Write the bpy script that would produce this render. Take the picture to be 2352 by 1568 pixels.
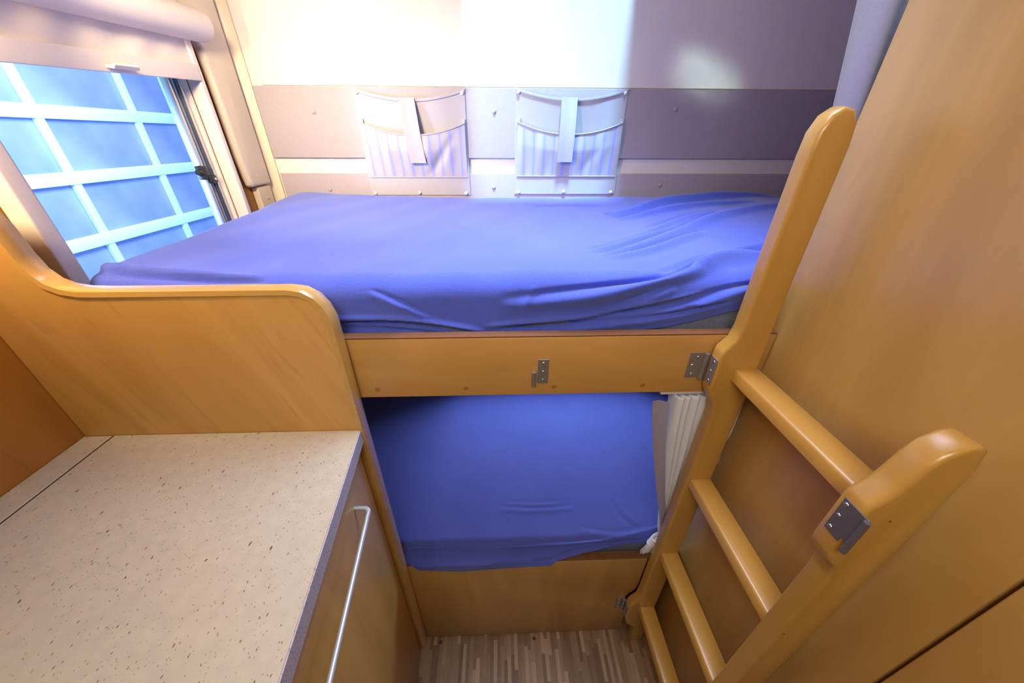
import bpy, bmesh, math, random
import numpy as np
from mathutils import Vector, Matrix
from math import sin, cos, pi, radians as rad

for o in list(bpy.data.objects):
    bpy.data.objects.remove(o)
C = bpy.context.scene
COL = C.collection
random.seed(4)

# ------------------------------------------------------------------ camera
EYE = Vector((0, 0, 1.5))
def cam_matrix(pitch, yaw, roll):
    cp, sp, cy, sy, cr, sr = cos(pitch), sin(pitch), cos(yaw), sin(yaw), cos(roll), sin(roll)
    f = Vector((sy*cp, cy*cp, -sp)); r = Vector((cy, -sy, 0)); u = r.cross(f)
    r2 = r*cr + u*sr; u2 = -r*sr + u*cr
    return Matrix(((r2.x, u2.x, -f.x), (r2.y, u2.y, -f.y), (r2.z, u2.z, -f.z)))
cd = bpy.data.cameras.new('camera'); cam = bpy.data.objects.new('camera', cd); COL.objects.link(cam)
cd.sensor_fit = 'HORIZONTAL'; cd.sensor_width = 36; cd.lens = 797.1/2352*36; cd.clip_start = .01; cd.clip_end = 60
cam.matrix_world = Matrix.Translation(EYE) @ cam_matrix(rad(30.386), rad(2.077), rad(.267)).to_4x4()
C.camera = cam

# ------------------------------------------------------------------ view, world, lights
C.view_settings.view_transform = 'Standard'; C.view_settings.look = 'None'
C.view_settings.gamma = 1; C.view_settings.use_curve_mapping = False
C.view_settings.exposure = 0.0
w = bpy.data.worlds.new('world'); C.world = w; w.use_nodes = True
w.node_tree.nodes['Background'].inputs[0].default_value = (.55, .72, 1, 1)
w.node_tree.nodes['Background'].inputs[1].default_value = .5

def area(name, loc, target, sx, sy, power, col, spread=180, roll=0):
    l = bpy.data.lights.new(name, 'AREA'); l.shape = 'RECTANGLE'; l.size = sx; l.size_y = sy
    l.energy = power; l.color = col; l.spread = rad(spread)
    o = bpy.data.objects.new(name, l); COL.objects.link(o)
    o.location = loc
    d = (Vector(target)-Vector(loc)).normalized()
    q = d.to_track_quat('-Z', 'Y'); o.rotation_euler = (q.to_matrix() @ Matrix.Rotation(rad(roll), 3, 'Z')).to_euler()
    return o
# daylight falling into the garage, through the bunk window on the left
area('garage_daylight', (-2.75, -.45, 1.08), (-.8, .85, 1.42), .34, .5, 9, (.45, .66, 1), 60)
# daylight through the narrow roof light above the back wall
ul = bpy.data.lights.new('roof_light_sun', 'SUN'); ul.energy = 15.0; ul.color = (.36, .68, 1); ul.angle = rad(9)
uo = bpy.data.objects.new('roof_light_sun', ul); COL.objects.link(uo); uo.location = (.15, 1.0, 4)
uo.rotation_euler = Vector((0, .36, -1)).to_track_quat('-Z', 'Y').to_euler()
area('garage_door_fill', (-1.9, 2.4, 2.3), (-3.6, 3.4, 1.2), 1.0, .8, 105, (.72, .84, 1), 160)  # added light facing the garage door, to brighten its frames
# daylight put at the unseen window of the lower bunk
area('lower_window_daylight', (.25, 1.72, 1.0), (.20, 1.0, .60), .7, .4, 10.5, (.78, .84, 1), 150)
area('bunk_top_fill', (.15, .72, 1.97), (.15, .80, 0), .9, .45, 6.5, (.70, .78, 1), 90)  # fill added under the closed ceiling, to lighten the mattress top
# warm reading lamp in the near left corner of the upper bunk
sl = bpy.data.lights.new('reading_lamp', 'SPOT'); sl.energy = 17; sl.color = (1, .72, .42); sl.shadow_soft_size = .03; sl.spot_size = rad(150); sl.spot_blend = .5
so = bpy.data.objects.new('reading_lamp', sl); COL.objects.link(so); so.location = (-.705, .375, 1.66)
so.rotation_euler = Vector((.10, .97, -.20)).to_track_quat('-Z', 'Y').to_euler()
area('back_wall_warm_fill', (-.50, .60, 1.80), (-.42, 1.33, 1.48), .10, .10, 4.2, (1, .76, .50), 100)  # second warm source, added to lift the left of the back wall
# soft fill added overhead behind the camera, then the warm cabin lamp
area('van_fill', (-.06, -.32, 1.96), (.10, .3, .6), .5, .45, 8.5, (1, .95, .87), 175)
area('cabin_lamp', (-.35, -.1, 1.95), (.5, .3, 1.2), .15, .15, 2.0, (1, .76, .45), 170)

# ------------------------------------------------------------------ materials
def nt(name):
    m = bpy.data.materials.new(name); m.use_nodes = True; t = m.node_tree
    return m, t, t.nodes['Principled BSDF']
def node(t, typ, **kw):
    n = t.nodes.new(typ)
    for k, v in kw.items():
        if k.startswith('i_'): n.inputs[k[2:].replace('_', ' ')].default_value = v
        else: setattr(n, k, v)
    return n
def ramp(t, fac, stops, interp='LINEAR'):
    r = t.nodes.new('ShaderNodeValToRGB'); r.color_ramp.interpolation = interp
    e = r.color_ramp.elements
    while len(e) < len(stops): e.new(.5)
    for el, (p, c) in zip(e, stops): el.position = p; el.color = (*c, 1) if len(c) == 3 else c
    t.links.new(fac, r.inputs[0]); return r.outputs[0]
def mixc(t, fac, a, b, mode='MIX'):
    m = t.nodes.new('ShaderNodeMix'); m.data_type = 'RGBA'; m.blend_type = mode
    for s, v in ((0, fac), (6, a), (7, b)):
        if isinstance(v, (int, float)): m.inputs[s].default_value = v
        elif isinstance(v, tuple): m.inputs[s].default_value = (*v, 1)
        else: t.links.new(v, m.inputs[s])
    return m.outputs[2]
def coords(t, scale=(1, 1, 1), rot=(0, 0, 0), loc=(0, 0, 0)):
    tc = t.nodes.new('ShaderNodeTexCoord'); mp = t.nodes.new('ShaderNodeMapping')
    mp.inputs['Scale'].default_value = scale; mp.inputs['Rotation'].default_value = rot; mp.inputs['Location'].default_value = loc
    t.links.new(tc.outputs['Object'], mp.inputs[0]); return mp.outputs[0]
def bump(t, b, h, strength, dist=.001):
    n = node(t, 'ShaderNodeBump'); n.inputs['Strength'].default_value = strength; n.inputs['Distance'].default_value = dist
    t.links.new(h, n.inputs['Height']); t.links.new(n.outputs[0], b.inputs['Normal'])

def wood(name, lo, hi, axis='z', rough=.38, tilt=0., contrast=1., coat=.15):
    m, t, b = nt(name)
    s = {'x': (.16, 1, 1), 'y': (1, .16, 1), 'z': (1, 1, .16)}[axis]
    rot = (0, tilt, 0)
    def grain(sc):
        vv = coords(t, (1, 1, 1), rot); mp = t.nodes.new('ShaderNodeMapping'); mp.inputs['Scale'].default_value = sc
        t.links.new(vv, mp.inputs[0]); return mp.outputs[0]
    v = grain(s)
    n1 = node(t, 'ShaderNodeTexNoise', i_Scale=7., i_Detail=4., i_Roughness=.55, i_Distortion=1.2); t.links.new(v, n1.inputs['Vector'])
    v2 = grain(tuple((.06 if a < 1 else 1) for a in s))
    n2 = node(t, 'ShaderNodeTexNoise', i_Scale=110., i_Detail=3., i_Roughness=.6); t.links.new(v2, n2.inputs['Vector'])
    n3 = node(t, 'ShaderNodeTexNoise', i_Scale=26., i_Detail=2., i_Distortion=2.5); t.links.new(v, n3.inputs['Vector'])
    mid = tuple((a+c)/2 for a, c in zip(lo, hi))
    c1 = ramp(t, n1.outputs['Fac'], [(.3, lo), (.5, mid), (.68, hi)])
    dk = tuple(a*(1-.22*contrast) for a in mid)
    c2 = mixc(t, ramp(t, n3.outputs['Fac'], [(.60, (0, 0, 0)), (.72, (.5*contrast,)*3)]), c1, dk)
    c3 = mixc(t, ramp(t, n2.outputs['Fac'], [(.45, (0, 0, 0)), (.80, (.20*contrast,)*3)]), c2, dk)
    t.links.new(c3, b.inputs['Base Color']); b.inputs['Roughness'].default_value = rough
    b.inputs['Coat Weight'].default_value = coat; b.inputs['Coat Roughness'].default_value = .25
    bump(t, b, n2.outputs['Fac'], .08)
    return m
def plain(name, col, rough=.5, metal=0., noise=.0, scale=200., bstr=0., spec=None, sheen=0.):
    m, t, b = nt(name)
    b.inputs['Roughness'].default_value = rough; b.inputs['Metallic'].default_value = metal
    if spec is not None: b.inputs['Specular IOR Level'].default_value = spec
    if sheen: b.inputs['Sheen Weight'].default_value = sheen; b.inputs['Sheen Roughness'].default_value = .5
    v = coords(t); n = node(t, 'ShaderNodeTexNoise', i_Scale=scale, i_Detail=3.); t.links.new(v, n.inputs['Vector'])
    t.links.new(ramp(t, n.outputs['Fac'], [(.3, tuple(c*(1-noise) for c in col)), (.7, tuple(min(1, c*(1+noise)) for c in col))]), b.inputs['Base Color'])
    if bstr: bump(t, b, n.outputs['Fac'], bstr, .0008)
    return m

LO, HI = (.435, .243, .062), (.56, .335, .10)
M = {}
M['ply_z'] = wood('maple_veneer_upright', LO, HI, 'z', .34, contrast=.7)
M['ply_x'] = wood('maple_veneer_lengthwise', (.50, .26, .066), (.62, .35, .10), 'x', .42, contrast=.8)
M['ply_diag'] = wood('maple_veneer_slanted', (.50, .26, .06), (.63, .35, .095), 'z', .36, tilt=.34, contrast=1.0)
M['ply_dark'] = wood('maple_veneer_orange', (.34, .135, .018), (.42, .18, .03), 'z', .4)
M['beech_z'] = wood('beech_upright', (.49, .262, .05), (.575, .327, .075), 'z', .30, contrast=.5, coat=.4)
M['beech_y'] = wood('beech_crosswise', (.49, .25, .045), (.575, .315, .068), 'y', .30, contrast=.5, coat=.4)
M['edge'] = wood('lacquered_edging', (.50, .28, .07), (.56, .33, .09), 'x', .18, contrast=.3, coat=.8)
M['white_wall'] = plain('cream_wall_lining', (.68, .66, .63), .6, noise=.02, scale=30)
M['plastic'] = plain('beige_moulded_plastic', (.66, .585, .45), .38, noise=.02, scale=20)
M['cream'] = plain('cream_plastic', (.74, .68, .62), .4, noise=.01)
M['blind'] = plain('cream_blind_fabric', (.72, .66, .60), .8, noise=.03, scale=400, bstr=.1)
M['alu'] = plain('brushed_aluminium', (.62, .64, .68), .35, 1., .03)
M['steel'] = plain('nickel_steel', (.40, .40, .42), .38, .75, .03)
M['dark_steel'] = plain('dark_nickel', (.20, .19, .20), .42, .6, .05)
M['screw'] = plain('screw_steel', (.75, .76, .78), .2, 1., .02)
M['satin'] = plain('satin_grey_metal', (.60, .64, .68), .42, .6, .02)
M['rubber'] = plain('dark_rubber', (.05, .07, .11), .5)
M['black'] = plain('black_plastic', (.012, .015, .02), .35)
M['grey_pl'] = plain('grey_plastic', (.26, .32, .42), .4)
M['felt'] = plain('grey_felt', (.36, .335, .37), .95, noise=.10, scale=700, bstr=.35, sheen=.2)
M['fabric'] = plain('grey_canvas', (.38, .37, .41), .85, noise=.06, scale=900, bstr=.25, sheen=.2)
M['ticking'] = plain('mattress_ticking', (.17, .20, .30), .9, noise=.15, scale=120, bstr=.3)
M['cap'] = plain('brown_cap', (.34, .17, .03), .5)
M['raw_edge'] = plain('raw_brown_edge', (.17, .065, .02), .6, noise=.1)
M['dark'] = plain('dark_cap', (.06, .03, .02), .5)
M['joint_dark'] = plain('dark_joint_seal', (.03, .03, .012), .6)
M['curtain'] = plain('off_white_curtain', (.78, .78, .82), .9, noise=.04, scale=500, bstr=.15, sheen=.2)
M['curtain_grey'] = plain('grey_curtain', (.40, .42, .54), .9, noise=.05, scale=500, bstr=.15, sheen=.2)
M['curtain_trim'] = plain('mauve_grey_curtain_trim', (.36, .34, .46), .9, noise=.05, scale=500, bstr=.15)
M['door_white'] = plain('white_door_frame', (.70, .90, .95), .5)
M['concrete'] = plain('garage_concrete', (.25, .27, .32), .8, noise=.1, scale=4)

def sheet_mat(name, col, fuzz):
    m, t, b = nt(name)
    v = coords(t)
    n = node(t, 'ShaderNodeTexNoise', i_Scale=260., i_Detail=4., i_Roughness=.7); t.links.new(v, n.inputs['Vector'])
    n2 = node(t, 'ShaderNodeTexNoise', i_Scale=9., i_Detail=3.); t.links.new(v, n2.inputs['Vector'])
    c = mixc(t, ramp(t, n2.outputs['Fac'], [(.3, (0, 0, 0)), (.75, (.35,)*3)]), col, tuple(min(1, x*1.25+.01) for x in col))
    c = mixc(t, ramp(t, n.outputs['Fac'], [(.35, (0, 0, 0)), (.8, (.4,)*3)]), c, tuple(min(1, x*1.4+.02) for x in col))
    t.links.new(c, b.inputs['Base Color']); b.inputs['Roughness'].default_value = .85
    b.inputs['Specular IOR Level'].default_value = .25
    b.inputs['Sheen Weight'].default_value = fuzz; b.inputs['Sheen Roughness'].default_value = .45
    b.inputs['Sheen Tint'].default_value = (.55, .65, 1, 1)
    v3 = coords(t, (1, 3, 3)); n3 = node(t, 'ShaderNodeTexNoise', i_Scale=170., i_Detail=4., i_Roughness=.65); t.links.new(v3, n3.inputs['Vector'])
    bump(t, b, n3.outputs['Fac'], .45, .0012)
    return m
M['sheet'] = sheet_mat('blue_jersey_upper', (.064, .100, .52), .6)
M['sheet2'] = sheet_mat('blue_jersey_lower', (.080, .105, .46), .5)

def glass(name, tint, gloss=.06):
    m = bpy.data.materials.new(name); m.use_nodes = True; t = m.node_tree; t.nodes.clear()
    o = t.nodes.new('ShaderNodeOutputMaterial'); tr = t.nodes.new('ShaderNodeBsdfTransparent'); tr.inputs[0].default_value = (*tint, 1)
    g = t.nodes.new('ShaderNodeBsdfGlossy'); g.inputs['Roughness'].default_value = .05
    lw = t.nodes.new('ShaderNodeLayerWeight'); lw.inputs[0].default_value = .12
    mx = t.nodes.new('ShaderNodeMixShader'); t.links.new(lw.outputs['Fresnel'], mx.inputs[0])
    t.links.new(tr.outputs[0], mx.inputs[1]); t.links.new(g.outputs[0], mx.inputs[2]); t.links.new(mx.outputs[0], o.inputs[0])
    return m
M['glass'] = glass('acrylic_glass', (.90, .96, 1))

def counter_mat():
    m, t, b = nt('speckled_laminate')
    base = (.545, .495, .395)
    v = coords(t, (1, 1, 1)); col = None
    nn = node(t, 'ShaderNodeTexNoise', i_Scale=60., i_Detail=4.); t.links.new(v, nn.inputs['Vector'])
    col = ramp(t, nn.outputs['Fac'], [(.3, tuple(c*.94 for c in base)), (.7, tuple(c*1.05 for c in base))])
    for sc, th, dens, dk, st in ((150., .22, .62, (.20, .13, .07), (1.8, .8, 1)), (75., .17, .36, (.13, .075, .035), (1.7, .8, 1)), (260., .28, .55, (.34, .26, .18), (1.4, .9, 1))):
        vv = coords(t, st, (0, 0, .35))
        nz = node(t, 'ShaderNodeTexNoise', i_Scale=sc*1.5, i_Detail=2.); t.links.new(vv, nz.inputs['Vector'])
        ad = node(t, 'ShaderNodeVectorMath', operation='MULTIPLY_ADD'); ad.inputs[1].default_value = (.5/sc,)*3
        t.links.new(nz.outputs['Color'], ad.inputs[0]); t.links.new(vv, ad.inputs[2])
        vo = node(t, 'ShaderNodeTexVoronoi', i_Scale=sc); t.links.new(ad.outputs[0], vo.inputs['Vector'])
        sep = node(t, 'ShaderNodeSeparateColor'); t.links.new(vo.outputs['Color'], sep.inputs[0])
        a = node(t, 'ShaderNodeMath', operation='MULTIPLY'); t.links.new(sep.outputs[1], a.inputs[0]); a.inputs[1].default_value = th
        a2 = node(t, 'ShaderNodeMath', operation='LESS_THAN'); t.links.new(vo.outputs['Distance'], a2.inputs[0]); t.links.new(a.outputs[0], a2.inputs[1])
        d = node(t, 'ShaderNodeMath', operation='LESS_THAN'); t.links.new(sep.outputs[0], d.inputs[0]); d.inputs[1].default_value = dens
        e = node(t, 'ShaderNodeMath', operation='MULTIPLY'); t.links.new(a2.outputs[0], e.inputs[0]); t.links.new(d.outputs[0], e.inputs[1])
        col = mixc(t, e.outputs[0], col, dk)
    t.links.new(col, b.inputs['Base Color']); b.inputs['Roughness'].default_value = .33
    bump(t, b, nn.outputs['Fac'], .05)
    return m
M['counter'] = counter_mat()
def edge_mat():
    m, t, b = nt('speckled_lilac_edge')
    v = coords(t); vo = node(t, 'ShaderNodeTexVoronoi', i_Scale=330.); t.links.new(v, vo.inputs['Vector'])
    t.links.new(ramp(t, vo.outputs['Distance'], [(.18, (.22, .20, .26)), (.32, (.52, .50, .60))]), b.inputs['Base Color'])
    b.inputs['Roughness'].default_value = .5
    return m
M['counter_edge'] = edge_mat()

def floor_mat():
    m, t, b = nt('strip_parquet')
    tc = node(t, 'ShaderNodeTexCoord'); sx = node(t, 'ShaderNodeSeparateXYZ'); t.links.new(tc.outputs['Object'], sx.inputs[0])
    def mth(op, a, bb=None):
        n = node(t, 'ShaderNodeMath', operation=op)
        for i, v in enumerate((a, bb)):
            if v is None: continue
            if isinstance(v, (int, float)): n.inputs[i].default_value = v
            else: t.links.new(v, n.inputs[i])
        return n.outputs[0]
    ix = mth('FLOOR', mth('DIVIDE', sx.outputs[0], .0115))
    w1 = node(t, 'ShaderNodeTexWhiteNoise', noise_dimensions='1D'); t.links.new(ix, w1.inputs['W'])
    iy = mth('FLOOR', mth('ADD', mth('DIVIDE', sx.outputs[1], .11), mth('MULTIPLY', w1.outputs['Value'], 9.)))
    cb = node(t, 'ShaderNodeCombineXYZ'); t.links.new(ix, cb.inputs[0]); t.links.new(iy, cb.inputs[1])
    w2 = node(t, 'ShaderNodeTexWhiteNoise', noise_dimensions='2D'); t.links.new(cb.outputs[0], w2.inputs['Vector'])
    c = ramp(t, w2.outputs['Value'], [(0, (.19, .10, .045)), (.35, (.27, .155, .075)), (.7, (.36, .22, .115)), (1, (.48, .33, .20))])
    v = coords(t, (1, .05, 1)); n = node(t, 'ShaderNodeTexNoise', i_Scale=300.); t.links.new(v, n.inputs['Vector'])
    c = mixc(t, ramp(t, n.outputs['Fac'], [(.4, (0, 0, 0)), (.8, (.4,)*3)]), c, (.22, .12, .06))
    t.links.new(c, b.inputs['Base Color']); b.inputs['Roughness'].default_value = .38
    return m
M['floor'] = floor_mat()
def stripe_mat():
    m, t, b = nt('striped_pocket_fabric')
    v = coords(t); w_ = node(t, 'ShaderNodeTexWave', wave_type='BANDS', bands_direction='X', i_Scale=9.5, i_Distortion=.25, i_Detail=1.)
    t.links.new(v, w_.inputs['Vector'])
    n = node(t, 'ShaderNodeTexNoise', i_Scale=900., i_Detail=2.); t.links.new(v, n.inputs['Vector'])
    c = ramp(t, w_.outputs['Fac'], [(.50, (.39, .38, .42)), (.56, (.28, .30, .56)), (.75, (.38, .40, .62)), (.93, (.28, .30, .56))])
    t.links.new(c, b.inputs['Base Color']); b.inputs['Roughness'].default_value = .85
    b.inputs['Sheen Weight'].default_value = .2
    bump(t, b, n.outputs['Fac'], .25, .0008)
    return m
M['stripe'] = stripe_mat()
def pane_mat():
    m, t, b = nt('garage_door_pane')
    v = coords(t); n = node(t, 'ShaderNodeTexNoise', i_Scale=1.6, i_Detail=3.); t.links.new(v, n.inputs['Vector'])
    t.links.new(ramp(t, n.outputs['Fac'], [(.35, (.20, .27, .66)), (.65, (.34, .42, .74))]), b.inputs['Base Color'])
    b.inputs['Roughness'].default_value = .25
    return m
M['pane'] = pane_mat()

# ------------------------------------------------------------------ mesh helpers
def sharpen(bm, ang=32):
    for e in bm.edges:
        if len(e.link_faces) == 2:
            e.smooth = e.calc_face_angle(0) < rad(ang)
    for f in bm.faces: f.smooth = True
def merge(bm, src):
    me = bpy.data.meshes.new('tmp'); src.to_mesh(me); bm.from_mesh(me); bpy.data.meshes.remove(me); src.free()
def box(bm, x0, x1, y0, y1, z0, z1, bv=0., seg=2):
    b = bmesh.new(); bmesh.ops.create_cube(b, size=1)
    for v in b.verts:
        v.co = Vector(((x0+x1)/2+v.co.x*(x1-x0), (y0+y1)/2+v.co.y*(y1-y0), (z0+z1)/2+v.co.z*(z1-z0)))
    if bv: bmesh.ops.bevel(b, geom=b.edges[:], offset=bv, segments=seg, affect='EDGES', profile=.6)
    merge(bm, b)
def prism(bm, pts, axis, a, c, bv=0., seg=3):
    """pts: outline in the two other axes (x,y / x,z / y,z order)"""
    b = bmesh.new()
    def mk(p, h):
        return {'x': (h, p[0], p[1]), 'y': (p[0], h, p[1]), 'z': (p[0], p[1], h)}[axis]
    A = [b.verts.new(mk(p, a)) for p in pts]; B = [b.verts.new(mk(p, c)) for p in pts]
    b.faces.new(A); b.faces.new(B[::-1])
    n = len(pts)
    for i in range(n): b.faces.new((A[i], B[i], B[(i+1) % n], A[(i+1) % n]))
    bmesh.ops.recalc_face_normals(b, faces=b.faces[:])
    if bv:
        i = {'x': 0, 'y': 1, 'z': 2}[axis]
        es = [e for e in b.edges if abs(e.verts[0].co[i]-e.verts[1].co[i]) < 1e-6]
        bmesh.ops.bevel(b, geom=es, offset=bv, segments=seg, affect='EDGES', profile=.5)
    merge(bm, b)
def tube(bm, pts, r, seg=12, caps=True, flat=None):
    pts = [Vector(p) for p in pts]; rings = []
    up = Vector((0, 0, 1))
    for i, p in enumerate(pts):
        d = (pts[min(i+1, len(pts)-1)]-pts[max(i-1, 0)]).normalized()
        a = d.cross(up)
        if a.length < .05: a = d.cross(Vector((0, 1, 0)))
        a.normalize(); c = a.cross(d)
        rr = r[i] if isinstance(r, (list, tuple)) else r
        rings.append([bm.verts.new(p+a*rr*cos(2*pi*k/seg)+c*rr*sin(2*pi*k/seg)*(flat or 1)) for k in range(seg)])
    for q, s in zip(rings, rings[1:]):
        for k in range(seg): bm.faces.new((q[k], q[(k+1) % seg], s[(k+1) % seg], s[k]))
    if caps: bm.faces.new(rings[0][::-1]); bm.faces.new(rings[-1])
def arc(cx, cy, r, a0, a1, n=8):
    return [(cx+r*cos(rad(a0+(a1-a0)*i/n)), cy+r*sin(rad(a0+(a1-a0)*i/n))) for i in range(n+1)]
def dome(bm, c, r, h, axis='y', sgn=-1, seg=14, rings=5):
    c = Vector(c); prev = None
    for i in range(rings+1):
        a = pi/2*i/rings; rr = r*cos(a); hh = h*sin(a)*sgn
        def P(k):
            u, v = rr*cos(2*pi*k/seg), rr*sin(2*pi*k/seg)
            return c+Vector({'x': (hh, u, v), 'y': (u, hh, v), 'z': (u, v, hh)}[axis])
        ring = [bm.verts.new(P(k)) for k in range(seg)] if i < rings else [bm.verts.new(P(0))]
        if prev:
            for k in range(seg):
                if len(ring) > 1: bm.faces.new((prev[k], prev[(k+1) % seg], ring[(k+1) % seg], ring[k]))
                else: bm.faces.new((prev[k], prev[(k+1) % seg], ring[0]))
        else: bm.faces.new(ring[::-1])
        prev = ring
def grid(bm, nu, nv, f, close=False):
    V = [[bm.verts.new(f(i/nu, j/nv)) for j in range(nv+1)] for i in range(nu+1)]
    for i in range(nu):
        for j in range(nv): bm.faces.new((V[i][j], V[i+1][j], V[i+1][j+1], V[i][j+1]))
    return V
def solid(bm, th):
    """give an open sheet a thickness"""
    bm.normal_update()
    vs = bm.verts[:]; fs = bm.faces[:]; es = [e for e in bm.edges if len(e.link_faces) == 1]
    cp = {v: bm.verts.new(v.co-v.normal*th) for v in vs}
    rim = [(e.verts[0], e.verts[1]) for e in es]
    for f in fs: bm.faces.new([cp[v] for v in reversed(f.verts)])
    for a, b in rim: bm.faces.new((a, b, cp[b], cp[a]))

BASE = {}
def base_of(bm_or_me):
    co = [v.co for v in bm_or_me]
    lo = [min(c[i] for c in co) for i in range(3)]; hi = [max(c[i] for c in co) for i in range(3)]
    return Vector(((lo[0]+hi[0])/2, (lo[1]+hi[1])/2, lo[2]))
def obj(name, bm, mat, parent=None, label=None, sharp=32, tex_world=False):
    """bm holds world coordinates; the object gets its own origin"""
    bmesh.ops.recalc_face_normals(bm, faces=bm.faces[:])
    sharpen(bm, sharp)
    org = base_of(bm.verts)
    for v in bm.verts: v.co -= org
    me = bpy.data.meshes.new(name); bm.to_mesh(me); bm.free()
    mats = mat if isinstance(mat, (list, tuple)) else [mat]
    for mm in mats: me.materials.append(M[mm])
    o = bpy.data.objects.new(name, me); COL.objects.link(o)
    o.location = org
    BASE[o.name] = org.copy()
    if parent is not None:
        o.parent = parent; o.location = org-BASE[parent.name]
    if label: o['label'] = label
    return o
def thing(name, label, cat, loc, group=None):
    o = bpy.data.objects.new(name, None); COL.objects.link(o); o.location = loc; o.empty_display_size = .05
    o['label'] = label; o['category'] = cat
    if group: o['group'] = group
    BASE[o.name] = Vector(loc); return o
def tag(o, label, cat, group=None):
    o['label'] = label; o['category'] = cat
    if group: o['group'] = group
    return o
def struct(name, bm, mat, parent=None):
    o = obj(name, bm, mat, parent)
    if parent is None: o['kind'] = 'structure'
    return o
def B(*a, **k):
    bm = bmesh.new(); box(bm, *a, **k); return bm
def dup(o, parent=None):
    """copy an object with everything below it"""
    c = o.copy(); COL.objects.link(c); c.parent = parent
    BASE[c.name] = BASE[o.name].copy()
    for ch in list(o.children): dup(ch, c)
    return c

# ------------------------------------------------------------------ the room
XL, XR, YB = -.79, .500, 1.335
struct('floor', B(-.84, 1.36, -1.5, 1.40, -.03, 0), 'floor')
bm = bmesh.new(); HX0, HX1, HY0, HY1 = -.09, .388, .985, 1.325     # with the opening of the roof light
box(bm, -.84, HX0, -1.53, 1.40, 2.0, 2.03); box(bm, HX1, 1.39, -1.53, 1.40, 2.0, 2.03)
box(bm, HX0, HX1, -1.53, HY0, 2.0, 2.03); box(bm, HX0, HX1, HY1, 1.40, 2.0, 2.03)
struct('ceiling', bm, 'white_wall')
struct('wall_front', B(-.84, 1.36, -1.53, -1.5, 0, 2.0), 'white_wall')
bm = bmesh.new(); LX0, LX1, LZ0, LZ1 = -.15, .60, .62, .94     # with the window of the lower bunk
box(bm, -.84, 1.36, YB, YB+.03, LZ1, 2.0); box(bm, -.84, 1.36, YB, YB+.03, 0, LZ0)
box(bm, -.84, LX0, YB, YB+.03, LZ0, LZ1); box(bm, LX1, 1.36, YB, YB+.03, LZ0, LZ1)
struct('wall_back', bm, 'white_wall')
struct('wall_end', B(1.33, 1.36, -1.5, YB, 0, 2.0), 'white_wall')
# left outer wall, with the bunk window
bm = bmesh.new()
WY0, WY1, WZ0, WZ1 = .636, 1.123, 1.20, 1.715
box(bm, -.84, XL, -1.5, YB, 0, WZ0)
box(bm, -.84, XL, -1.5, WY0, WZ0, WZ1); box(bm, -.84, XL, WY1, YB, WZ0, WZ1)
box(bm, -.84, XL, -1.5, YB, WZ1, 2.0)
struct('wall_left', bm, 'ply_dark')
# right: tall wooden panel and the door beside it
struct('wall_right', B(XR, XR+.02, .1565, .556, 0, 2.0, bv=.0015, seg=2), 'ply_z')
struct('door_1', B(XR-.0005, XR+.02, -.60, .1530, .01, 1.97, bv=.003, seg=3), 'ply_z')
struct('wall_right_front', B(XR, XR+.02, -1.5, -.604, 0, 2.0), 'ply_z')
struct('wall_right_core', B(XR+.0205, XR+.04, -1.5, .556, 0, 2.0), 'dark')
# unseen box added above the kitchen, to shade the left wall
struct('kitchen_shade_box', B(XL, -.46, -.70, .26, 1.58, 1.999, bv=.01), 'ply_z')
# lining on the back wall above the fabric panels
struct('trim_2', B(-.716, 1.32, YB-.004, YB-.0005, 1.636, 1.995, bv=.001, seg=1), 'white_wall')
# moulded liner of the rear corner, arching over the window
out = [(1.203, 1.364), (1.197, 1.369), (1.194, 1.382), (1.187, 1.45), (1.188, 1.63), (1.185, 1.695), (1.176, 1.717), (1.158, 1.739), (1.131, 1.755), (1.096, 1.765), (1.0, 1.785), (.80, 1.815), (.55, 1.83), (.55, 1.99), (1.302, 1.99), (1.302, 1.364)]
bm = bmesh.new(); prism(bm, out, 'x', -.7885, -.762, bv=.009, seg=4)
tr = struct('trim_1', bm, 'plastic')
bm = bmesh.new()
pl = [(-.789, 1.300), (-.782, 1.300), (-.777, 1.318), (-.762, 1.326), (-.747, 1.328), (-.747, 1.334), (-.789, 1.334)]
prism(bm, pl, 'z', 1.20, 1.98)
obj('corner_cove', bm, 'plastic', tr)
obj('lower_cover', B(-.7885, -.768, 1.225, 1.298, 1.20, 1.362, bv=.006, seg=3), 'plastic', tr)
for (y, z) in ((1.232, 1.655), (1.235, 1.395), (1.262, 1.325)):
    bm = bmesh.new(); dome(bm, (-.7625 if z > 1.37 else -.7665, y, z), .0045, .0015, 'x', 1); obj('screw', bm, 'plastic', tr)

# ------------------------------------------------------------------ window of the upper bunk
bm = bmesh.new()
FO = (.607, 1.140, 1.14, 1.79)
box(bm, -.789, -.755, FO[0], WY0, FO[2], FO[3], bv=.004, seg=4); box(bm, -.789, -.755, WY1, FO[1], FO[2], FO[3], bv=.004, seg=4)
box(bm, -.7885, -.7555, WY0-.002, WY1+.002, FO[2], WZ0, bv=.003); box(bm, -.7885, -.7555, WY0-.002, WY1+.002, WZ1, FO[3], bv=.003)
w1 = struct('window_1', bm, 'cream')
bm = bmesh.new()   # reveal lining
box(bm, -.838, -.7895, WY0+.0005, WY0+.006, WZ0+.001, WZ1-.001); box(bm, -.838, -.7895, WY1-.006, WY1-.0005, WZ0+.001, WZ1-.001)
box(bm, -.838, -.7895, WY0+.006, WY1-.006, WZ0+.001, WZ0+.006)
obj('window_reveal', bm, 'cream', w1)
gy0, gy1 = WY0+.007, WY1-.007
def vbar(name, y0, y1, x0, x1, mat, bv=.001):
    obj(name, B(x0, x1, y0, y1, WZ0+.008, WZ1-.004, bv=bv), mat, w1)
vbar('window_rail', 1.070, 1.077, -.815, -.797, 'alu', .002)
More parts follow.
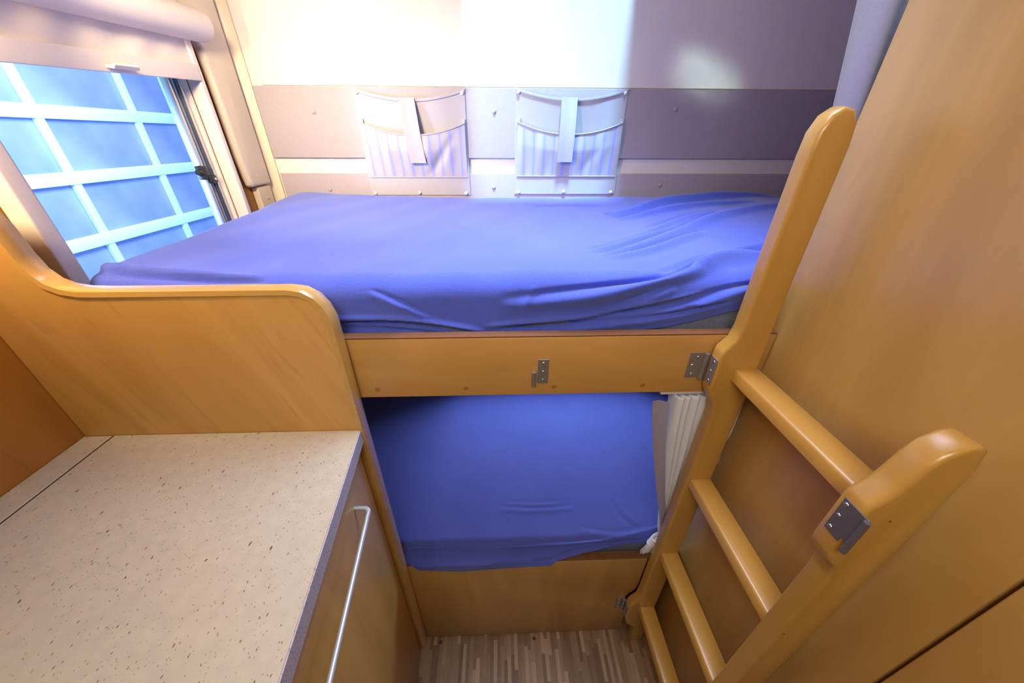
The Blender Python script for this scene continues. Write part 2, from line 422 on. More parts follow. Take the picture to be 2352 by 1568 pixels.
vbar('window_seal', 1.078, 1.085, -.815, -.800, 'rubber')
vbar('window_groove', 1.0855, 1.0945, -.815, -.802, 'grey_pl')
vbar('window_seal', 1.095, 1.102, -.815, -.799, 'rubber')
vbar('window_rail', 1.1025, 1.109, -.815, -.796, 'alu', .002)
vbar('window_seal', gy0, gy0+.012, -.838, -.815, 'rubber')
vbar('pane_edge', 1.105, 1.110, -.846, -.836, 'door_white', .0005)
obj('window_pane', B(-.845, -.841, WY0-.03, 1.105, WZ0-.02, WZ1+.02), 'glass', w1)
# black stay with its clamp
bm = bmesh.new()
box(bm, -.812, -.792, 1.060, 1.080, 1.398, 1.432, bv=.004); box(bm, -.806, -.788, 1.074, 1.098, 1.388, 1.408, bv=.004)
tube(bm, [(-.800, 1.052, 1.418), (-.800, 1.066, 1.412), (-.800, 1.08, 1.402)], .008, 10)
st = obj('window_stay', bm, 'black', w1)
bm = bmesh.new(); tube(bm, [(-.806, 1.085, 1.40), (-.806, 1.090, 1.37), (-.808, 1.094, 1.32), (-.810, 1.096, 1.22)], .0045, 10); obj('stay_arm', bm, 'rubber', st)
bm = bmesh.new(); dome(bm, (-.788, 1.090, 1.398), .0035, .002, 'x', 1); obj('screw', bm, 'screw', st)

# window of the lower bunk (unseen, placed in the back wall to light it)
bm = bmesh.new()
box(bm, LX0-.03, LX0, YB-.006, YB-.0005, LZ0-.03, LZ1+.03, bv=.002); box(bm, LX1, LX1+.03, YB-.006, YB-.0005, LZ0-.03, LZ1+.03, bv=.002)
box(bm, LX0, LX1, YB-.006, YB-.0005, LZ0-.03, LZ0, bv=.002); box(bm, LX0, LX1, YB-.006, YB-.0005, LZ1, LZ1+.03, bv=.002)
w2 = struct('window_2', bm, 'cream')
obj('window_pane', B(LX0, LX1, YB+.012, YB+.016, LZ0, LZ1), 'glass', w2)

# ------------------------------------------------------------------ roller blind
def sag(y): return .060*(y-1.12)
bb = thing('roller_blind', 'cream roller blind pulled part way down over the window', 'blind', (-.75, .9, 1.62))
def along(bm, f):   # slight slope of the blind along y
    for v in bm.verts: v.co.z += sag(v.co.y)
    return bm
bm = bmesh.new()
ys = [.56, .70, .9, 1.160, 1.174, 1.178]; rs = [.034]*4+[.032, .026]
tube(bm, [(-.742, y, 1.735) for y in ys], rs, 28)
obj('blind_cassette', along(bm, 0), 'cream', bb)
bm = bmesh.new()
def fab(u, v):
    y = .58+u*(1.125-.58); z = 1.728-v*(1.728-1.652)
    return Vector((-.760+.0015*sin(y*70+v*3)*sin(pi*v)+.001*sin(y*37+4*v), y, z+sag(y)))
grid(bm, 90, 8, fab); solid(bm, .001)
obj('blind_fabric', bm, 'blind', bb)
bm = bmesh.new(); box(bm, -.763, -.7515, .58, 1.125, 1.622, 1.655, bv=.002); obj('bottom_bar', along(bm, 0), 'cream', bb)
bm = bmesh.new()
prism(bm, [(-.752, 1.629), (-.738, 1.627), (-.733, 1.633), (-.736, 1.637), (-.741, 1.632), (-.752, 1.634)], 'y', .868, .925, bv=.0005, seg=1)
obj('pull_tab', along(bm, 0), 'cream', bb)

# ------------------------------------------------------------------ garage seen through the window
bm = bmesh.new(); GX = -3.6
gd = thing('garage_door', 'white framed garage door with bluish panes outside the window', 'garage door', (GX, 3.6, 0))
cols = [1.6, 2.46, 3.33, 4.20, 5.07]; rows = [.23, .70, 1.195, 1.665, 2.14, 2.6]
for i, z in enumerate(rows):
    obj('door_rail', B(GX, GX+.05, 1.4, 5.3, z-.048, z+.048, bv=.006), 'door_white', gd)
for y in cols:
    obj('door_post', B(GX+.002, GX+.04, y-.030, y+.030, .03, 2.75, bv=.006), 'door_white', gd)
for i in range(len(cols)-1):
    for j in range(len(rows)-1):
        obj('door_pane', B(GX-.012, GX, cols[i]-.01, cols[i+1]+.01, rows[j], rows[j+1]), 'pane', gd)
bm = bmesh.new(); box(bm, -3.9, -.86, -2.5, 6.5, -.55, -.5); struct('floor_garage', bm, 'concrete')
bm = bmesh.new(); box(bm, -3.9, -.86, 6.5, 6.6, -.5, 3.2); box(bm, -4.0, -3.9, -2.5, 6.6, -.5, 3.2); struct('wall_garage', bm, 'concrete')

# ------------------------------------------------------------------ back wall: felt panels and storage pockets
def felt(label, x0, x1, z0, z1, caps):
    p = thing('fabric_panel', label, 'wall panel', ((x0+x1)/2, YB-.005, z0))
    obj('panel_board', B(x0, x1, YB-.010, YB-.0006, z0, z1, bv=.003, seg=3), 'felt', p)
    for (x, z) in caps:
        bm = bmesh.new(); dome(bm, (x, YB-.010, z), .0065, .005); obj('cover_cap', bm, 'felt', p)
felt('wide upper grey felt panel on the back wall, behind both pockets', -.745, 1.32, 1.440, 1.634, ((-.578, 1.568), (-.012, 1.572), (.572, 1.582), (1.1, 1.58)))
felt('narrow lower grey felt strip on the back wall just above the bed', -.740, 1.32, 1.21, 1.394, ((-.585, 1.343), (-.018, 1.350), (.571, 1.357), (1.1, 1.357)))

def pocket(label, x0, x1, zt, zb, strap_tilt, gape):
    p = thing('storage_pocket', label, 'wall pocket', ((x0+x1)/2, YB-.012, zb), 'fabric pockets on the back wall')
    yb = YB-.0115; W = x1-x0; H = zt-zb; z_seam = zb+.058
    # backing: scooped top edge
    def back(u, v):
        top = zt-.028*(1-abs(2*u-1)**2.0)
        z = zb+v*(top-zb); x = x0+u*W
        puff = .012*sin(pi*u)*max(0, (v-.25)/.75)**1.5
        rip = .0012*sin(u*21+v*5)*v
        return Vector((x+.004*(1-v)*(u-.5), yb-.002-puff-rip, z))
    bm = bmesh.new(); grid(bm, 36, 30, back); solid(bm, .0016); obj('back_cloth', bm, 'fabric', p)
    def rim(u, v):
        top = zt-.028*(1-abs(2*u-1)**2.0)
        q = back(u, 1); return q+Vector((0, -.0025+.0005*cos(v*6), -.007*v+.0005))
    bm = bmesh.new(); grid(bm, 36, 2, rim); solid(bm, .0012); obj('hem', bm, 'fabric', p)
    # pocket pouch
    px0, px1 = x0+.006, x1-.004; zp = zt-.090
    def pouch(u, v):
        top = zp-.034*(1-abs(2*u-1)**2.1)
        z = z_seam+v*(top-z_seam); x = px0+u*(px1-px0)
        d = .010+gape*(sin(pi*u)**.8)*sin(pi*min(1, .15+.85*v)*.62)
        f = .0025*sin(u*33)*sin(pi*v)
        k = .010*math.exp(-((u-.62-.28*v)/.05)**2)*sin(pi*min(1, v*1.1))*(1 if gape > .012 else .2)
        return Vector((x, yb-d*(.25+.75*min(1, v*1.6))-f+k, z))
    bm = bmesh.new(); grid(bm, 60, 26, pouch); solid(bm, .0016); po = obj('pouch', bm, 'stripe', p)
    bm = bmesh.new(); tube(bm, [pouch(i/40, 1)+Vector((0, -.001, .0)) for i in range(41)], .0022, 8); obj('pouch_hem', bm, 'fabric', po)
    bm = bmesh.new(); tube(bm, [(px0+(px1-px0)*i/12, yb-.004, z_seam-.001) for i in range(13)], .002, 8); obj('piping', bm, 'fabric', p)
    for s, xx in ((-1, px0-.001), (1, px1-.009)):
        obj('tab', B(xx, xx+.010, yb-.009, yb-.002, zp-.012, zp+.010, bv=.001), 'fabric', p)
    # strap
    xs = (x0+x1)/2-.012
    def strap(u, v):
        z = (zt-.025)-v*.178; x = xs-.022+u*.050+strap_tilt*v
        y = yb-.018-.010*sin(pi*min(1, v*.9))-.006*v-.0015*cos(2*pi*u)
        return Vector((x, y, z))
    bm = bmesh.new(); grid(bm, 6, 26, strap); solid(bm, .0022); obj('strap', bm, 'fabric', p)
    for (x, z) in ((x0+.008, zt-.011), (x1-.008, zt-.011), (x0+.012, zb+.006), ((x0+x1)/2-.004, zb+.008), (x1-.012, zb+.006)):
        bm = bmesh.new(); dome(bm, (x, yb-.0045, z), .0062, .005); obj('snap_button', bm, 'cream', p)
    return p
pocket('left of the two grey fabric pockets, its striped pouch bulging open', -.442, -.103, 1.630, 1.326, .018, .022)
pocket('right of the two grey fabric pockets, its striped pouch lying flat', .056, .408, 1.634, 1.329, -.004, .010)

# ------------------------------------------------------------------ kitchen side: partition, counter, cabinet
prof = [(-.788, .002), (-.274, .002), (-.272, 1.225)] + [(-.2725, 1.248), (-.278, 1.268), (-.288, 1.284), (-.304, 1.295), (-.325, 1.2985)] \
    + [(-.60, 1.298), (-.630, 1.2985), (-.652, 1.303), (-.668, 1.312), (-.679, 1.328), (-.684, 1.352), (-.687, 1.39), (-.697, 1.425), (-.715, 1.45), (-.74, 1.462), (-.788, 1.464)]
pt = thing('kitchen_side_panel', 'tall wooden side panel with curved top between the counter and the bunks', 'panel', (-.53, .515, 0))
bm = bmesh.new(); prism(bm, prof, 'y', .503, .529, bv=.0); obj('panel_board', bm, 'ply_diag', pt)
# rounded solid edging following the top and the free edge
path = [(x, z) for x, z in prof[1:-1]]
bm = bmesh.new()
def edging(bm, path, y0, y1, out=.003):
    ym = (y0+y1)/2; hw = (y1-y0)/2; prev = None; n = len(path)
    for i, (x, z) in enumerate(path):
        a = Vector(path[max(0, i-1)]); c = Vector(path[min(n-1, i+1)]); d = (c-a).normalized(); nr = Vector((d.y, -d.x))
        ring = []
        for k in range(9):
            t = -90+k*22.5
            yy = ym+hw*sin(rad(t)); o_ = out*1.0+.004*cos(rad(t))-.004
            if k in (0, 8): o_ = -.006
            ring.append(bm.verts.new((x+nr.x*o_, yy, z+nr.y*o_)))
        if prev:
            for k in range(8): bm.faces.new((prev[k], prev[k+1], ring[k+1], ring[k]))
        prev = ring
edging(bm, path, .5005, .5303, .0045)
obj('rounded_edging', bm, 'edge', pt, 'glossy rounded edging', sharp=60)

# counter: outlines in plan, the front edge runs slightly outwards towards the camera
def cx(y): return -.274+(.502-y)*.108
ct = thing('countertop', 'speckled beige countertop with lilac edge beside the wooden side panel', 'countertop', (-.5, .1, .98))
Y0 = -.55
bm = bmesh.new(); prism(bm, [(-.7335, Y0), (cx(Y0)-.002, Y0), (cx(.502)-.002, .502), (-.7335, .502)], 'z', .981, 1.011, bv=.0); obj('worktop', bm, 'counter', ct)
bm = bmesh.new(); prism(bm, [(cx(Y0)-.002, Y0), (cx(Y0), Y0), (cx(.502), .502), (cx(.502)-.002, .502)], 'z', .981, 1.0105, bv=.0004, seg=1); obj('edge_band', bm, 'counter_edge', ct, 'speckled lilac edge')
obj('rear_ledge', B(-.789, -.7385, Y0, .502, .981, 1.0105, bv=.0008, seg=1), 'counter', ct)
obj('joint_seal', B(-.7385, -.7335, Y0, .502, .981, 1.0098), 'joint_dark', ct)  # dark seal in the groove between worktop and ledge

kc = thing('kitchen_cabinet', 'wooden kitchen cabinet under the speckled countertop', 'cabinet', (-.5, .1, 0))
def px_(y): return cx(y)-.012
bm = bmesh.new(); prism(bm, [(-.786, Y0+.02), (px_(Y0+.02)-.020, Y0+.02), (px_(.500)-.020, .500), (-.786, .500)], 'z', .002, .980); obj('cabinet_body', bm, 'ply_z', kc)
bm = bmesh.new(); prism(bm, [(px_(Y0+.02)-.0195, Y0+.02), (px_(Y0+.02)-.001, Y0+.02), (px_(.4965)-.001, .4965), (px_(.4965)-.0195, .4965)], 'z', .014, .974, bv=.0015, seg=2)
dr = obj('cabinet_door', bm, 'ply_z', kc)
bm = bmesh.new()
def hp(y, off, z): return (px_(y)-.001+off, y, z)
hz = .905; pts = [hp(.409, -.001, hz), hp(.409, .018, hz)]
for a in range(0, 91, 15): pts.append(hp(.409-.010*(1-cos(rad(a))), .018+.010*sin(rad(a)), hz))
pts += [hp(y, .028, hz) for y in (.36, .3, .2, .1, 0, -.03)]
for a in range(90, -1, -15): pts.append(hp(-.041-.010+.010*(1-cos(rad(a))), .018+.010*sin(rad(a)), hz))
pts += [hp(-.051, -.001, hz)]
tube(bm, pts, .0042, 14); obj('handle', bm, 'satin', dr, 'long satin metal bow handle', sharp=60)

# ------------------------------------------------------------------ bunks
FY = .531
ub = thing('upper_bunk', 'upper bunk base with wooden front rail and open hinge plate', 'bunk bed', (.4, .9, 1.07))
obj('front_rail', B(-.310, .4990, FY, FY+.020, 1.068, 1.1955, bv=.0015), 'ply_x', ub)
obj('top_edge', B(-.310, .4990, FY+.0008, FY+.020, 1.1956, 1.1990, bv=.0008, seg=1), 'raw_edge', ub, 'dark brown raw top edge')
obj('bed_board', B(-.786, 1.325, FY+.0190, 1.333, 1.130, 1.160), 'ply_x', ub)
for x in (-.236, -.069, .101, .274):
    bm = bmesh.new(); dome(bm, (x, FY, 1.0865), .0052, .0008); obj('screw_cap', bm, 'cap', ub, 'brown screw cap')
def leaf(parent, name, lo, hi, axis, holes, knuckle=None, kz=None, kr=.0042):
    """thin plate, screws on its face, and a rolled knuckle"""
    bm = bmesh.new(); box(bm, lo[0], hi[0], lo[1], hi[1], lo[2], hi[2], bv=.0004, seg=1)
    if knuckle: tube(bm, [(knuckle[0], knuckle[1], kz[0]), (knuckle[0], knuckle[1], kz[1])], kr, 16)
    l = obj(name, bm, 'steel', parent, 'steel hinge leaf')
    for h in holes:
        bm = bmesh.new(); dome(bm, h, .0030, .0013, axis, -1); obj('screw', bm, 'screw', l)
    return l
# spare half of a lift-off hinge in the middle of the rail
leaf(ub, 'hook_plate', (.0675, FY-.0018, 1.0955), (.0880, FY, 1.1500), 'y', [(.078, FY-.0018, z) for z in (1.104, 1.1225, 1.1415)], (.0605, FY-.0045), (1.092, 1.124))
# hinge to the ladder
leaf(ub, 'hinge_leaf', (.3505, FY-.0018, 1.104), (.3745, FY, 1.1600), 'y', [(.3655, FY-.0018, 1.150), (.3590, FY-.0018, 1.132), (.3625, FY-.0018, 1.112)], (.3790, FY-.005), (1.104, 1.1315))

lb = thing('lower_bunk', 'lower bunk base behind the low wooden front board', 'bunk bed', (.4, .9, 0))
fr = [(-.310, .003), (.404, .003), (.404, .14), (.388, .16), (.386, .236), (.392, .258), (.409, .285), (.413, .33), (.413, .4585), (-.310, .4585)]
bm = bmesh.new(); prism(bm, fr, 'y', FY, FY+.018, bv=.0012, seg=2); obj('front_board', bm, 'ply_z', lb)
obj('top_edge', B(-.310, .4125, FY+.0008, FY+.018, .4586, .4620, bv=.0008, seg=1), 'raw_edge', lb, 'dark brown raw top edge')
obj('bed_board', B(-.786, 1.325, FY+.0170, 1.333, .400, .425), 'ply_x', lb)
leaf(lb, 'hinge_leaf', (.3580, FY-.0018, .1700), (.3772, FY, .2320), 'y', [(.3685, FY-.0018, z) for z in (.180, .201, .222)], (.3820, FY-.005), (.170, .200))

# fitted sheets -------------------------------------------------
def dist_poly(px, py, poly):
    best = np.full(px.shape, 9.); tt = np.zeros(px.shape); side = np.zeros(px.shape)
    n = len(poly)-1
    for i in range(n):
        ax, ay = poly[i]; bx, by = poly[i+1]
        dx, dy = bx-ax, by-ay; L = dx*dx+dy*dy
        t = np.clip(((px-ax)*dx+(py-ay)*dy)/L, 0, 1)
        qx, qy = ax+t*dx, ay+t*dy; d = np.hypot(px-qx, py-qy)
        s = np.sign((px-ax)*dy-(py-ay)*dx)
        m = d < best
        best = np.where(m, d, best); tt = np.where(m, (i+t)/n, tt); side = np.where(m, s, side)
    return best*side, tt
def smooth_poly(p, n=3):
    for _ in range(n):
        q = [p[0]]
        for a, b in zip(p, p[1:]):
            q += [(a[0]*.75+b[0]*.25, a[1]*.75+b[1]*.25), (a[0]*.25+b[0]*.75, a[1]*.25+b[1]*.75)]
        p = q+[p[-1]]
    return p
def sheet(x0, x1, y0, y1, ztop, r, hem, folds, res=.0085, nside=26, seed=0, hang=None, wav=1.):
    nx = int((x1-x0)/res); ny = int((y1-y0)/res)
    xs = np.linspace(x0, x1, nx+1); ys = np.linspace(y0, y1, ny+1)
    pos = []; uv = []; faces = []; idx = {}
    def add(key, p, s):
        if key not in idx: idx[key] = len(pos); pos.append(p); uv.append(s)
        return idx[key]
    for i in range(nx+1):
        for j in range(ny+1): add(('t', i, j), (xs[i], ys[j], 0.), (xs[i], ys[j]-y0, 0))
    for i in range(nx):
        for j in range(ny): faces.append([idx[('t', a, b)] for a, b in ((i, j), (i+1, j), (i+1, j+1), (i, j+1))])
    per = [(i, 0) for i in range(nx+1)]+[(nx, j) for j in range(1, ny+1)]+[(i, ny) for i in range(nx-1, -1, -1)]+[(0, j) for j in range(ny-1, 0, -1)]
    np_ = len(per)
    def kk(a, k): return idx[('t', *per[a % np_])] if k == 0 else idx[('s', a % np_, k)]
    for a, (i, j) in enumerate(per):
        front = j == 0
        h = hem(xs[i]) if front else hem(x0)
        zt = ztop(xs[i], ys[j])
        for k in range(1, nside+1):
            dz = (zt-h)*k/nside
            s = -dz if front else (-9 if True else 0)
            add(('s', a, k), (xs[i], ys[j], -dz), (xs[i], s, 1))
    for a in range(np_):
        for k in range(nside): faces.append([kk(a, k), kk(a, k+1), kk(a+1, k+1), kk(a+1, k)])
    P = np.array(pos); S = np.array(uv)
    Q = P.copy()
    Q[:, 0] = np.clip(P[:, 0], x0+r, x1-r); Q[:, 1] = np.clip(P[:, 1], y0+r, y1-r); Q[:, 2] = np.minimum(P[:, 2], -r)
    N = P-Q; L = np.linalg.norm(N, axis=1, keepdims=True); N = N/np.maximum(L, 1e-9)
    P2 = Q+N*np.minimum(L, r)
    # gentle unevenness
    X, Sv = S[:, 0], S[:, 1]
    disp = wav*(.0030*np.sin(X*5.1+1+seed)*np.sin(Sv*6+.5)+.0014*np.sin(X*17+Sv*9+seed)+.0008*np.sin(X*41-Sv*23))
    for poly, amp, wd, kind in folds:
        d, t = dist_poly(X, Sv, smooth_poly(poly))
        env = np.sin(pi*np.clip(t, 0, 1))**1.1
        if kind == 'o': env = np.clip(t*2.2, 0, 1)          # stays open towards its end
        if kind == 'i': env = np.clip((1-t)*3, 0, 1)*np.clip(t*8+.6, 0, 1)
        amp2 = np.where(Sv > .03, amp*1.75, amp*1.25)
        disp += env*amp2*(np.exp(-((d-wd*.55)/(wd*.75))**2)-.95*np.exp(-((d+wd*.45)/(wd*.42))**2))
    disp = np.where(Sv < -.05, np.clip(disp*.75, -.02, .006), disp)
    if hang is not None: disp = np.where(Sv < -.034, np.clip(disp, 0, .004), disp)
    P2 += N*disp[:, None]
    if hang:
        tt = np.clip((-Sv-.018)/.016, 0, 1); tt = np.where((S[:, 2] > .5) & (Sv > -5), tt*tt*(3-2*tt), 0)
        P2[:, 1] -= tt*np.array([hang(x) for x in X])
    zt = np.array([ztop(x, y) for x, y in zip(P2[:, 0], np.clip(P2[:, 1], y0, y1))])
    P2[:, 2] += zt
    bm = bmesh.new(); vs = [bm.verts.new(p) for p in P2.tolist()]
    for f in faces: bm.faces.new([vs[i] for i in f])
    bmesh.ops.recalc_face_normals(bm, faces=bm.faces[:])
    return bm
def lerp_table(tab):
    xs, zs = zip(*tab); return lambda x: float(np.interp(x, xs, zs))
def core(x0, x1, y0, y1, z0, z1, r=.03):
    bm = bmesh.new(); box(bm, x0, x1, y0, y1, z0, z1, bv=r, seg=4); return bm

um = thing('upper_mattress', 'upper bunk mattress in a wrinkled blue fitted sheet', 'mattress', (.3, .93, 1.16))
obj('mattress_core', core(-.688, 1.24, .572, 1.318, 1.1605, 1.280), 'ticking', um, 'grey blue mattress cover')
y0 = .564
ztu = lambda x, y: 1.2915+.033*min(1, max(0, (y-.56)/.77))+.013*max(0, min(1, (-x-.30)/.35))
hemu = lerp_table([(-.7, 1.176), (-.28, 1.181), (-.12, 1.190), (-.02, 1.180), (.1, 1.187), (.2, 1.187), (.30, 1.194), (.36, 1.208), (.435, 1.231), (.55, 1.262), (1.3, 1.268)])
T = lambda pts: [(x, y-y0) for x, y in pts]
F = lambda pts: [(x, z-1.292) for x, z in pts]
folds_u = [
    (T([(.30, 1.02), (.384, 1.075), (.563, 1.205), (.80, 1.29), (1.0, 1.31)]), .013, .020, 's'),
    (T([(.32, .98), (.45, 1.06), (.62, 1.15), (.85, 1.21)]), .008, .014, 's'),
    (T([(.201, .685), (.336, .760), (.534, .955), (.78, 1.115), (1.0, 1.16)]), .010, .019, 's'),
    (T([(.214, .668), (.313, .705), (.437, .81), (.50, .86)]), .007, .012, 's'),
    (T([(.18, .71), (.33, .80), (.46, .92)]), .004, .012, 's'),
    (T([(.288, .585), (.368, .636), (.493, .70), (.584, .75), (.75, .82)]), .010, .014, 's'),
    (T([(.34, .60), (.42, .635), (.52, .69)]), .006, .010, 's'),
    (F([(.0, 1.250), (.10, 1.262), (.20, 1.276)])+T([(.30, .575), (.40, .625), (.502, .675), (.66, .735)]), .013, .016, 's'),
    (F([(.12, 1.214), (.197, 1.221), (.32, 1.243), (.408, 1.267), (.47, 1.285)]), .012, .013, 'o'),
    (F([(-.03, 1.196), (.023, 1.203), (.119, 1.210), (.235, 1.231), (.33, 1.252), (.46, 1.275)]), -.011, .011, 's'),
    (F([(.10, 1.195), (.22, 1.208), (.33, 1.225), (.42, 1.246)]), .008, .009, 's'),
    (F([(-.34, 1.214), (-.233, 1.218), (-.149, 1.213), (-.064, 1.195), (-.03, 1.186)]), -.011, .010, 'i'),
    (F([(-.34, 1.203), (-.25, 1.205), (-.17, 1.200), (-.10, 1.188)]), -.007, .008, 's'),
    (F([(-.225, 1.274), (-.167, 1.246), (-.124, 1.222)]), .0055, .008, 's'),
    (F([(.07, 1.275), (.045, 1.25), (.05, 1.225)]), .002, .010, 's'),
    (F([(.21, 1.24), (.27, 1.262), (.31, 1.28)]), .005, .012, 's'),
    (T([(-.70, .60), (-.62, .585), (-.50, .580), (-.40, .575)]), -.010, .014, 's'),
    (T([(.36, .86), (.50, 1.0), (.66, 1.07)]), .004, .016, 's'),
    (T([(.10, 1.16), (.2, 1.165), (.34, 1.17)]), .002, .010, 's'),
]
obj('fitted_sheet', sheet(-.702, 1.25, y0, 1.322, ztu, .036, hemu, folds_u, res=.0048, nside=36), 'sheet', um, 'blue jersey fitted sheet', sharp=180)

lm = thing('lower_mattress', 'lower bunk mattress in a smooth blue fitted sheet', 'mattress', (.3, .94, .425))
obj('mattress_core', core(-.76, 1.24, .566, 1.318, .4255, .490, r=.02), 'ticking', lm)
y0 = .562
ztl = lambda x, y: .502
heml = lerp_table([(-.8, .4655), (-.251, .4655), (-.244, .448), (-.20, .445), (-.12, .441), (-.02, .445), (.12, .450), (.141, .4645), (.20, .465), (.27, .468), (.33, .474), (.45, .484), (1.3, .48)])
F2 = lambda pts: [(x, z-.502) for x, z in pts]
T = lambda pts: [(x, y-y0) for x, y in pts]
folds_l = [
    (F2([(-.30, .489), (-.1, .482), (.10, .486), (.25, .491)])+T([(.40, .572), (.5, .60)]), -.010, .010, 's'),
    (F2([(-.30, .474), (-.1, .466), (.12, .471), (.3, .480), (.42, .492)]), -.007, .008, 's'),
    (F2([(0., .460), (.2, .466), (.35, .478)]), .006, .007, 's'),
    (T([(-.02, .675), (.1, .664), (.22, .672)]), .0017, .010, 's'),
    (T([(0., .69), (.12, .684), (.2, .69)]), .0012, .009, 's'),
    (T([(.22, .60), (.34, .575), (.44, .60)]), .0018, .014, 's'),
    (T([(.40, .60), (.36, .64), (.35, .70)]), .0018, .014, 's'),
]
obj('fitted_sheet', sheet(-.770, 1.25, y0, 1.325, ztl, .022, heml, folds_l, res=.006, nside=22, seed=2, wav=.3, hang=lerp_table([(-.8, .028), (-.264, .028), (-.254, .036), (-.12, .040), (.0, .037), (.14, .036), (.22, .012), (.30, 0)])), 'sheet2', lm, 'blue jersey fitted sheet', sharp=180)

# ------------------------------------------------------------------ ladder
ld = thing('bunk_ladder', 'wooden bunk ladder hinged to the bed rail and standing against the right wall', 'ladder', (.44, .37, 0))
XA, XB = .410, .4640
far = [(XB+.010, .002), (XA+.018, .002), (XA+.014, .10), (.397, .128), (.392, .150), (.387, .165), (.387, .238), (.393, .258), (.408, .282), (XA+.001, .32),
       (XA+.002, .60), (XA+.001, 1.03), (.404, 1.062), (.390, 1.083), (.386, 1.098), (.386, 1.170), (.389, 1.180), (.403, 1.200), (.4065, 1.22), (.4065, 1.26),
       (.4065, 1.48), (.408, 1.508), (.416, 1.527), (.429, 1.536), (.443, 1.533), (.4535, 1.518), (.4565, 1.492), (.4575, 1.42), (.459, 1.30), (XB, 1.13), (.468, .85), (.468, .5), (.470, .2)]
bm = bmesh.new(); prism(bm, far, 'y', .4995, .5285, bv=.006, seg=4); obj('stile', bm, 'beech_z', ld, sharp=50)
near = [(XB+.010, .002), (XA+.018, .002), (XA+.014, .10), (.387, .165), (.387, .238), (.408, .282), (XA+.001, .32),
        (XA+.002, .60), (XA+.001, 1.015), (.406, 1.045), (.389, 1.062), (.386, 1.075), (.386, 1.158), (.389, 1.166), (.400, 1.180), (.407, 1.200), (.412, 1.222),
        (.421, 1.240), (.435, 1.250), (.448, 1.2535), (.459, 1.247), (.465, 1.225), (.4665, 1.17), (.468, .85), (.468, .5), (.470, .2)]
bm = bmesh.new(); prism(bm, near, 'y', .213, .243, bv=.0055, seg=4); obj('stile', bm, 'beech_z', ld, sharp=50)
for (x, z) in ((.421, 1.141), (.418, .86)):
    bm = bmesh.new(); dome(bm, (x, .2131, z), .0016, .0003); obj('dent', bm, 'dark', ld, 'small dark dent')
for z in (1.142, .843, .545, .243):
    bm = bmesh.new()
    sec = [(.4205, z-.024), (.4205, z-.004), (.4225, z-.0015), (.4255, z), (.4635, z), (.4655, z-.0015), (.466, z-.004), (.466, z-.022), (.463, z-.026), (.4235, z-.026)]
    prism(bm, sec, 'y', .242, .5005); obj('rung', bm, 'beech_y', ld, sharp=50)
def side_leaf(parent, name, x, y0, y1, z0, z1, holes, knuckle=None, kz=None):
    bm = bmesh.new(); box(bm, x-.0018, x, y0, y1, z0, z1, bv=.0004, seg=1)
    if knuckle: tube(bm, [(knuckle[0], knuckle[1], kz[0]), (knuckle[0], knuckle[1], kz[1])], .0042, 16)
    l = obj(name, bm, 'steel', parent, 'steel hinge leaf')
    for (y, z) in holes:
        bm = bmesh.new(); dome(bm, (x-.0018, y, z), .0030, .0013, 'x', -1); obj('screw', bm, 'screw', l)
side_leaf(ld, 'hinge_leaf', .386, .5020, .5210, 1.104, 1.160, [(.510, 1.152), (.512, 1.132), (.510, 1.112)], (.3790, FY-.005), (1.132, 1.160))
side_leaf(ld, 'hinge_leaf', .387, .5020, .5210, .170, .232, [(.512, .18), (.512, .20), (.512, .222)], (.3820, FY-.005), (.2005, .232))
bm = bmesh.new()
box(bm, .3842, .386, .2165, .2350, 1.100, 1.1535, bv=.0004, seg=1); box(bm, .3842, .386, .206, .217, 1.108, 1.1535, bv=.0004, seg=1)
tube(bm, [(.3835, .206, 1.097), (.3835, .206, 1.152)], .0034, 14)
hk = obj('hook_plate', bm, 'dark_steel', ld, 'steel hook plate on the near stile')
for (y, z) in ((.2300, 1.147), (.2300, 1.128), (.2300, 1.107)):
    bm = bmesh.new(); dome(bm, (.3842, y, z), .0030, .0016, 'x', -1); obj('screw', bm, 'screw', hk)

# ------------------------------------------------------------------ curtains
tk = tag(obj('curtain_track', B(.318, .498, .5360, .5480, 1.0575, 1.0675, bv=.001), 'cream'), 'short white curtain track under the right end of the upper bunk rail', 'curtain track')
lc = thing('gathered_curtain', 'off white pleated curtain gathered at the right of the lower bunk', 'curtain', (.44, .546, .467))
ZT, ZK, ZB = 1.050, .535, .467
def pleat(u, v):
    z = ZT-(ZT-ZB)*v
    k = min(1, max(0, (z-ZK)/(ZT-ZK)))
    if z >= ZK: s = .10+.90*k**.8
    else: s = .10+.55*((ZK-z)/(ZK-ZB))**.8
    c = .442-.012*k
    xw = (u-.44)*.185*s
    ph = u*2*pi*11+1.1*sin(4*v+u*5)+.8*sin(7*v+u*11)
    amp = (.0095*(.55+.45*k) if z >= ZK else .006)*(1+.15*sin(u*23))
    sn = 1-2*abs(cos(ph/2))**.8
    return Vector((c+xw+.45*amp*cos(ph)*(.3+.7*k), (.5462+.006*k)+amp*(1+.6*k)*sn, z+.003*sin(ph)*(v < .02)))
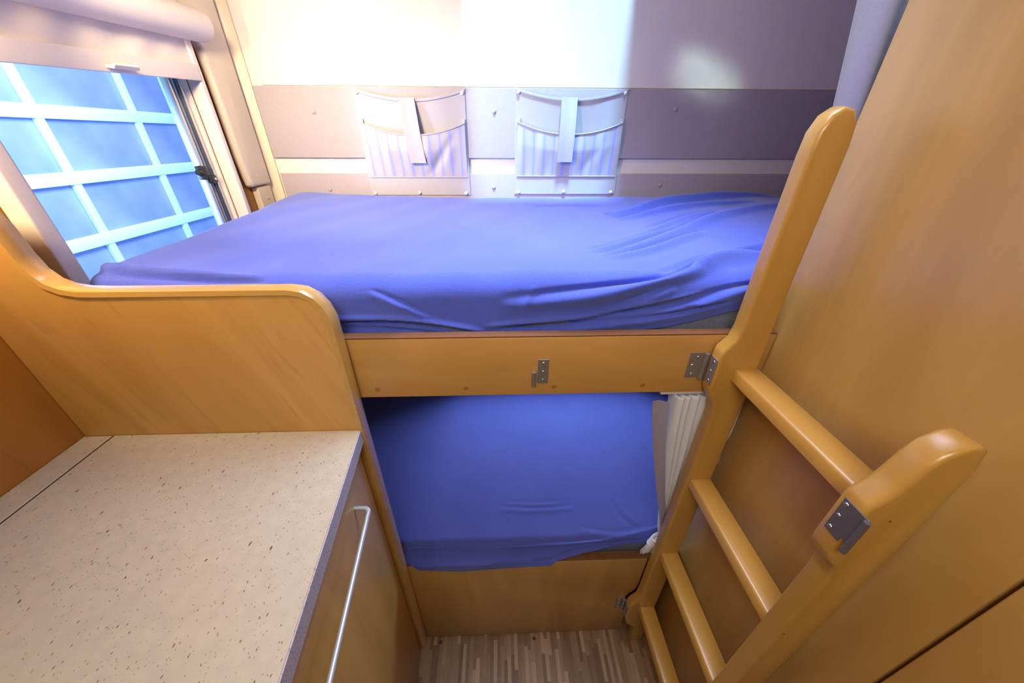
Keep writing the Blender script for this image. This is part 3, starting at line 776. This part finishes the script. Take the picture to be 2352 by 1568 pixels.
bm = bmesh.new(); grid(bm, 230, 60, pleat); solid(bm, .0008); obj('curtain_cloth', bm, 'curtain', lc, sharp=180)
def lead(u, v):
    z = 1.038-(1.038-.55)*v; k = (z-.55)/(1.038-.55)
    x = .307+(.437-.307)*(1-k)**1.15
    return Vector((x+.034*u*(.35+.65*k), .5385+.0015*sin(u*3+v*4), z+.002*sin(u*5)))
bm = bmesh.new(); grid(bm, 8, 40, lead); solid(bm, .001); obj('leading_edge', bm, 'curtain_trim', lc, 'mauve grey leading edge')
bm = bmesh.new()
for i in range(3):
    zz = .530-.009*i
    tube(bm, [(.437+(.017+.004*i)*cos(a*pi/12), .5495+.0110*sin(a*pi/12), zz+.010*cos(a*pi/12)) for a in range(25)], .0048, 8, caps=False)
obj('tie_band', bm, 'curtain', lc)

uc = thing('tied_curtain', 'blue grey curtain hanging at the right end of the upper bunk', 'curtain', (.58, .625, 1.345))
def drop(u, v):
    z = 1.975-(1.975-1.345)*v
    k = max(0, min(1, (z-1.345)/(1.975-1.345)))
    x0 = .560-.115*k**1.15; x1 = .61+.06*k
    ph = u*2*pi*2.3+.3*sin(3*v)
    return Vector((x0+(x1-x0)*u, .632+.020*(.4+.6*k)*sin(ph+1.2)-.02*u, z))
bm = bmesh.new(); grid(bm, 60, 40, drop); solid(bm, .001); obj('curtain_cloth', bm, 'curtain_grey', uc, sharp=180)
bm = bmesh.new(); box(bm, .545, 1.32, .615, .650, 1.978, 1.998, bv=.002); tag(obj('ceiling_track', bm, 'cream'), 'white curtain track on the ceiling above the upper bunk', 'curtain track')

# little dark floor plugs in front of the lower board
for i, x in enumerate((-.222, .100)):
    bm = bmesh.new(); dome(bm, (x, .5155, .0), .0055, .0012, 'z', 1)
    tag(obj('floor_plug', bm, 'dark'), ('dark round plug in the floor near the cabinet corner', 'dark round plug in the floor below the middle of the low board')[i], 'floor plug', 'floor plugs by the lower bunk')

# soft reflected patch of sun on the back wall
area('sun_glint', (-.10, .10, 1.93), (.645, 1.33, 1.665), .17, .075, .035, (.80, 1, .85), 5, roll=-20)
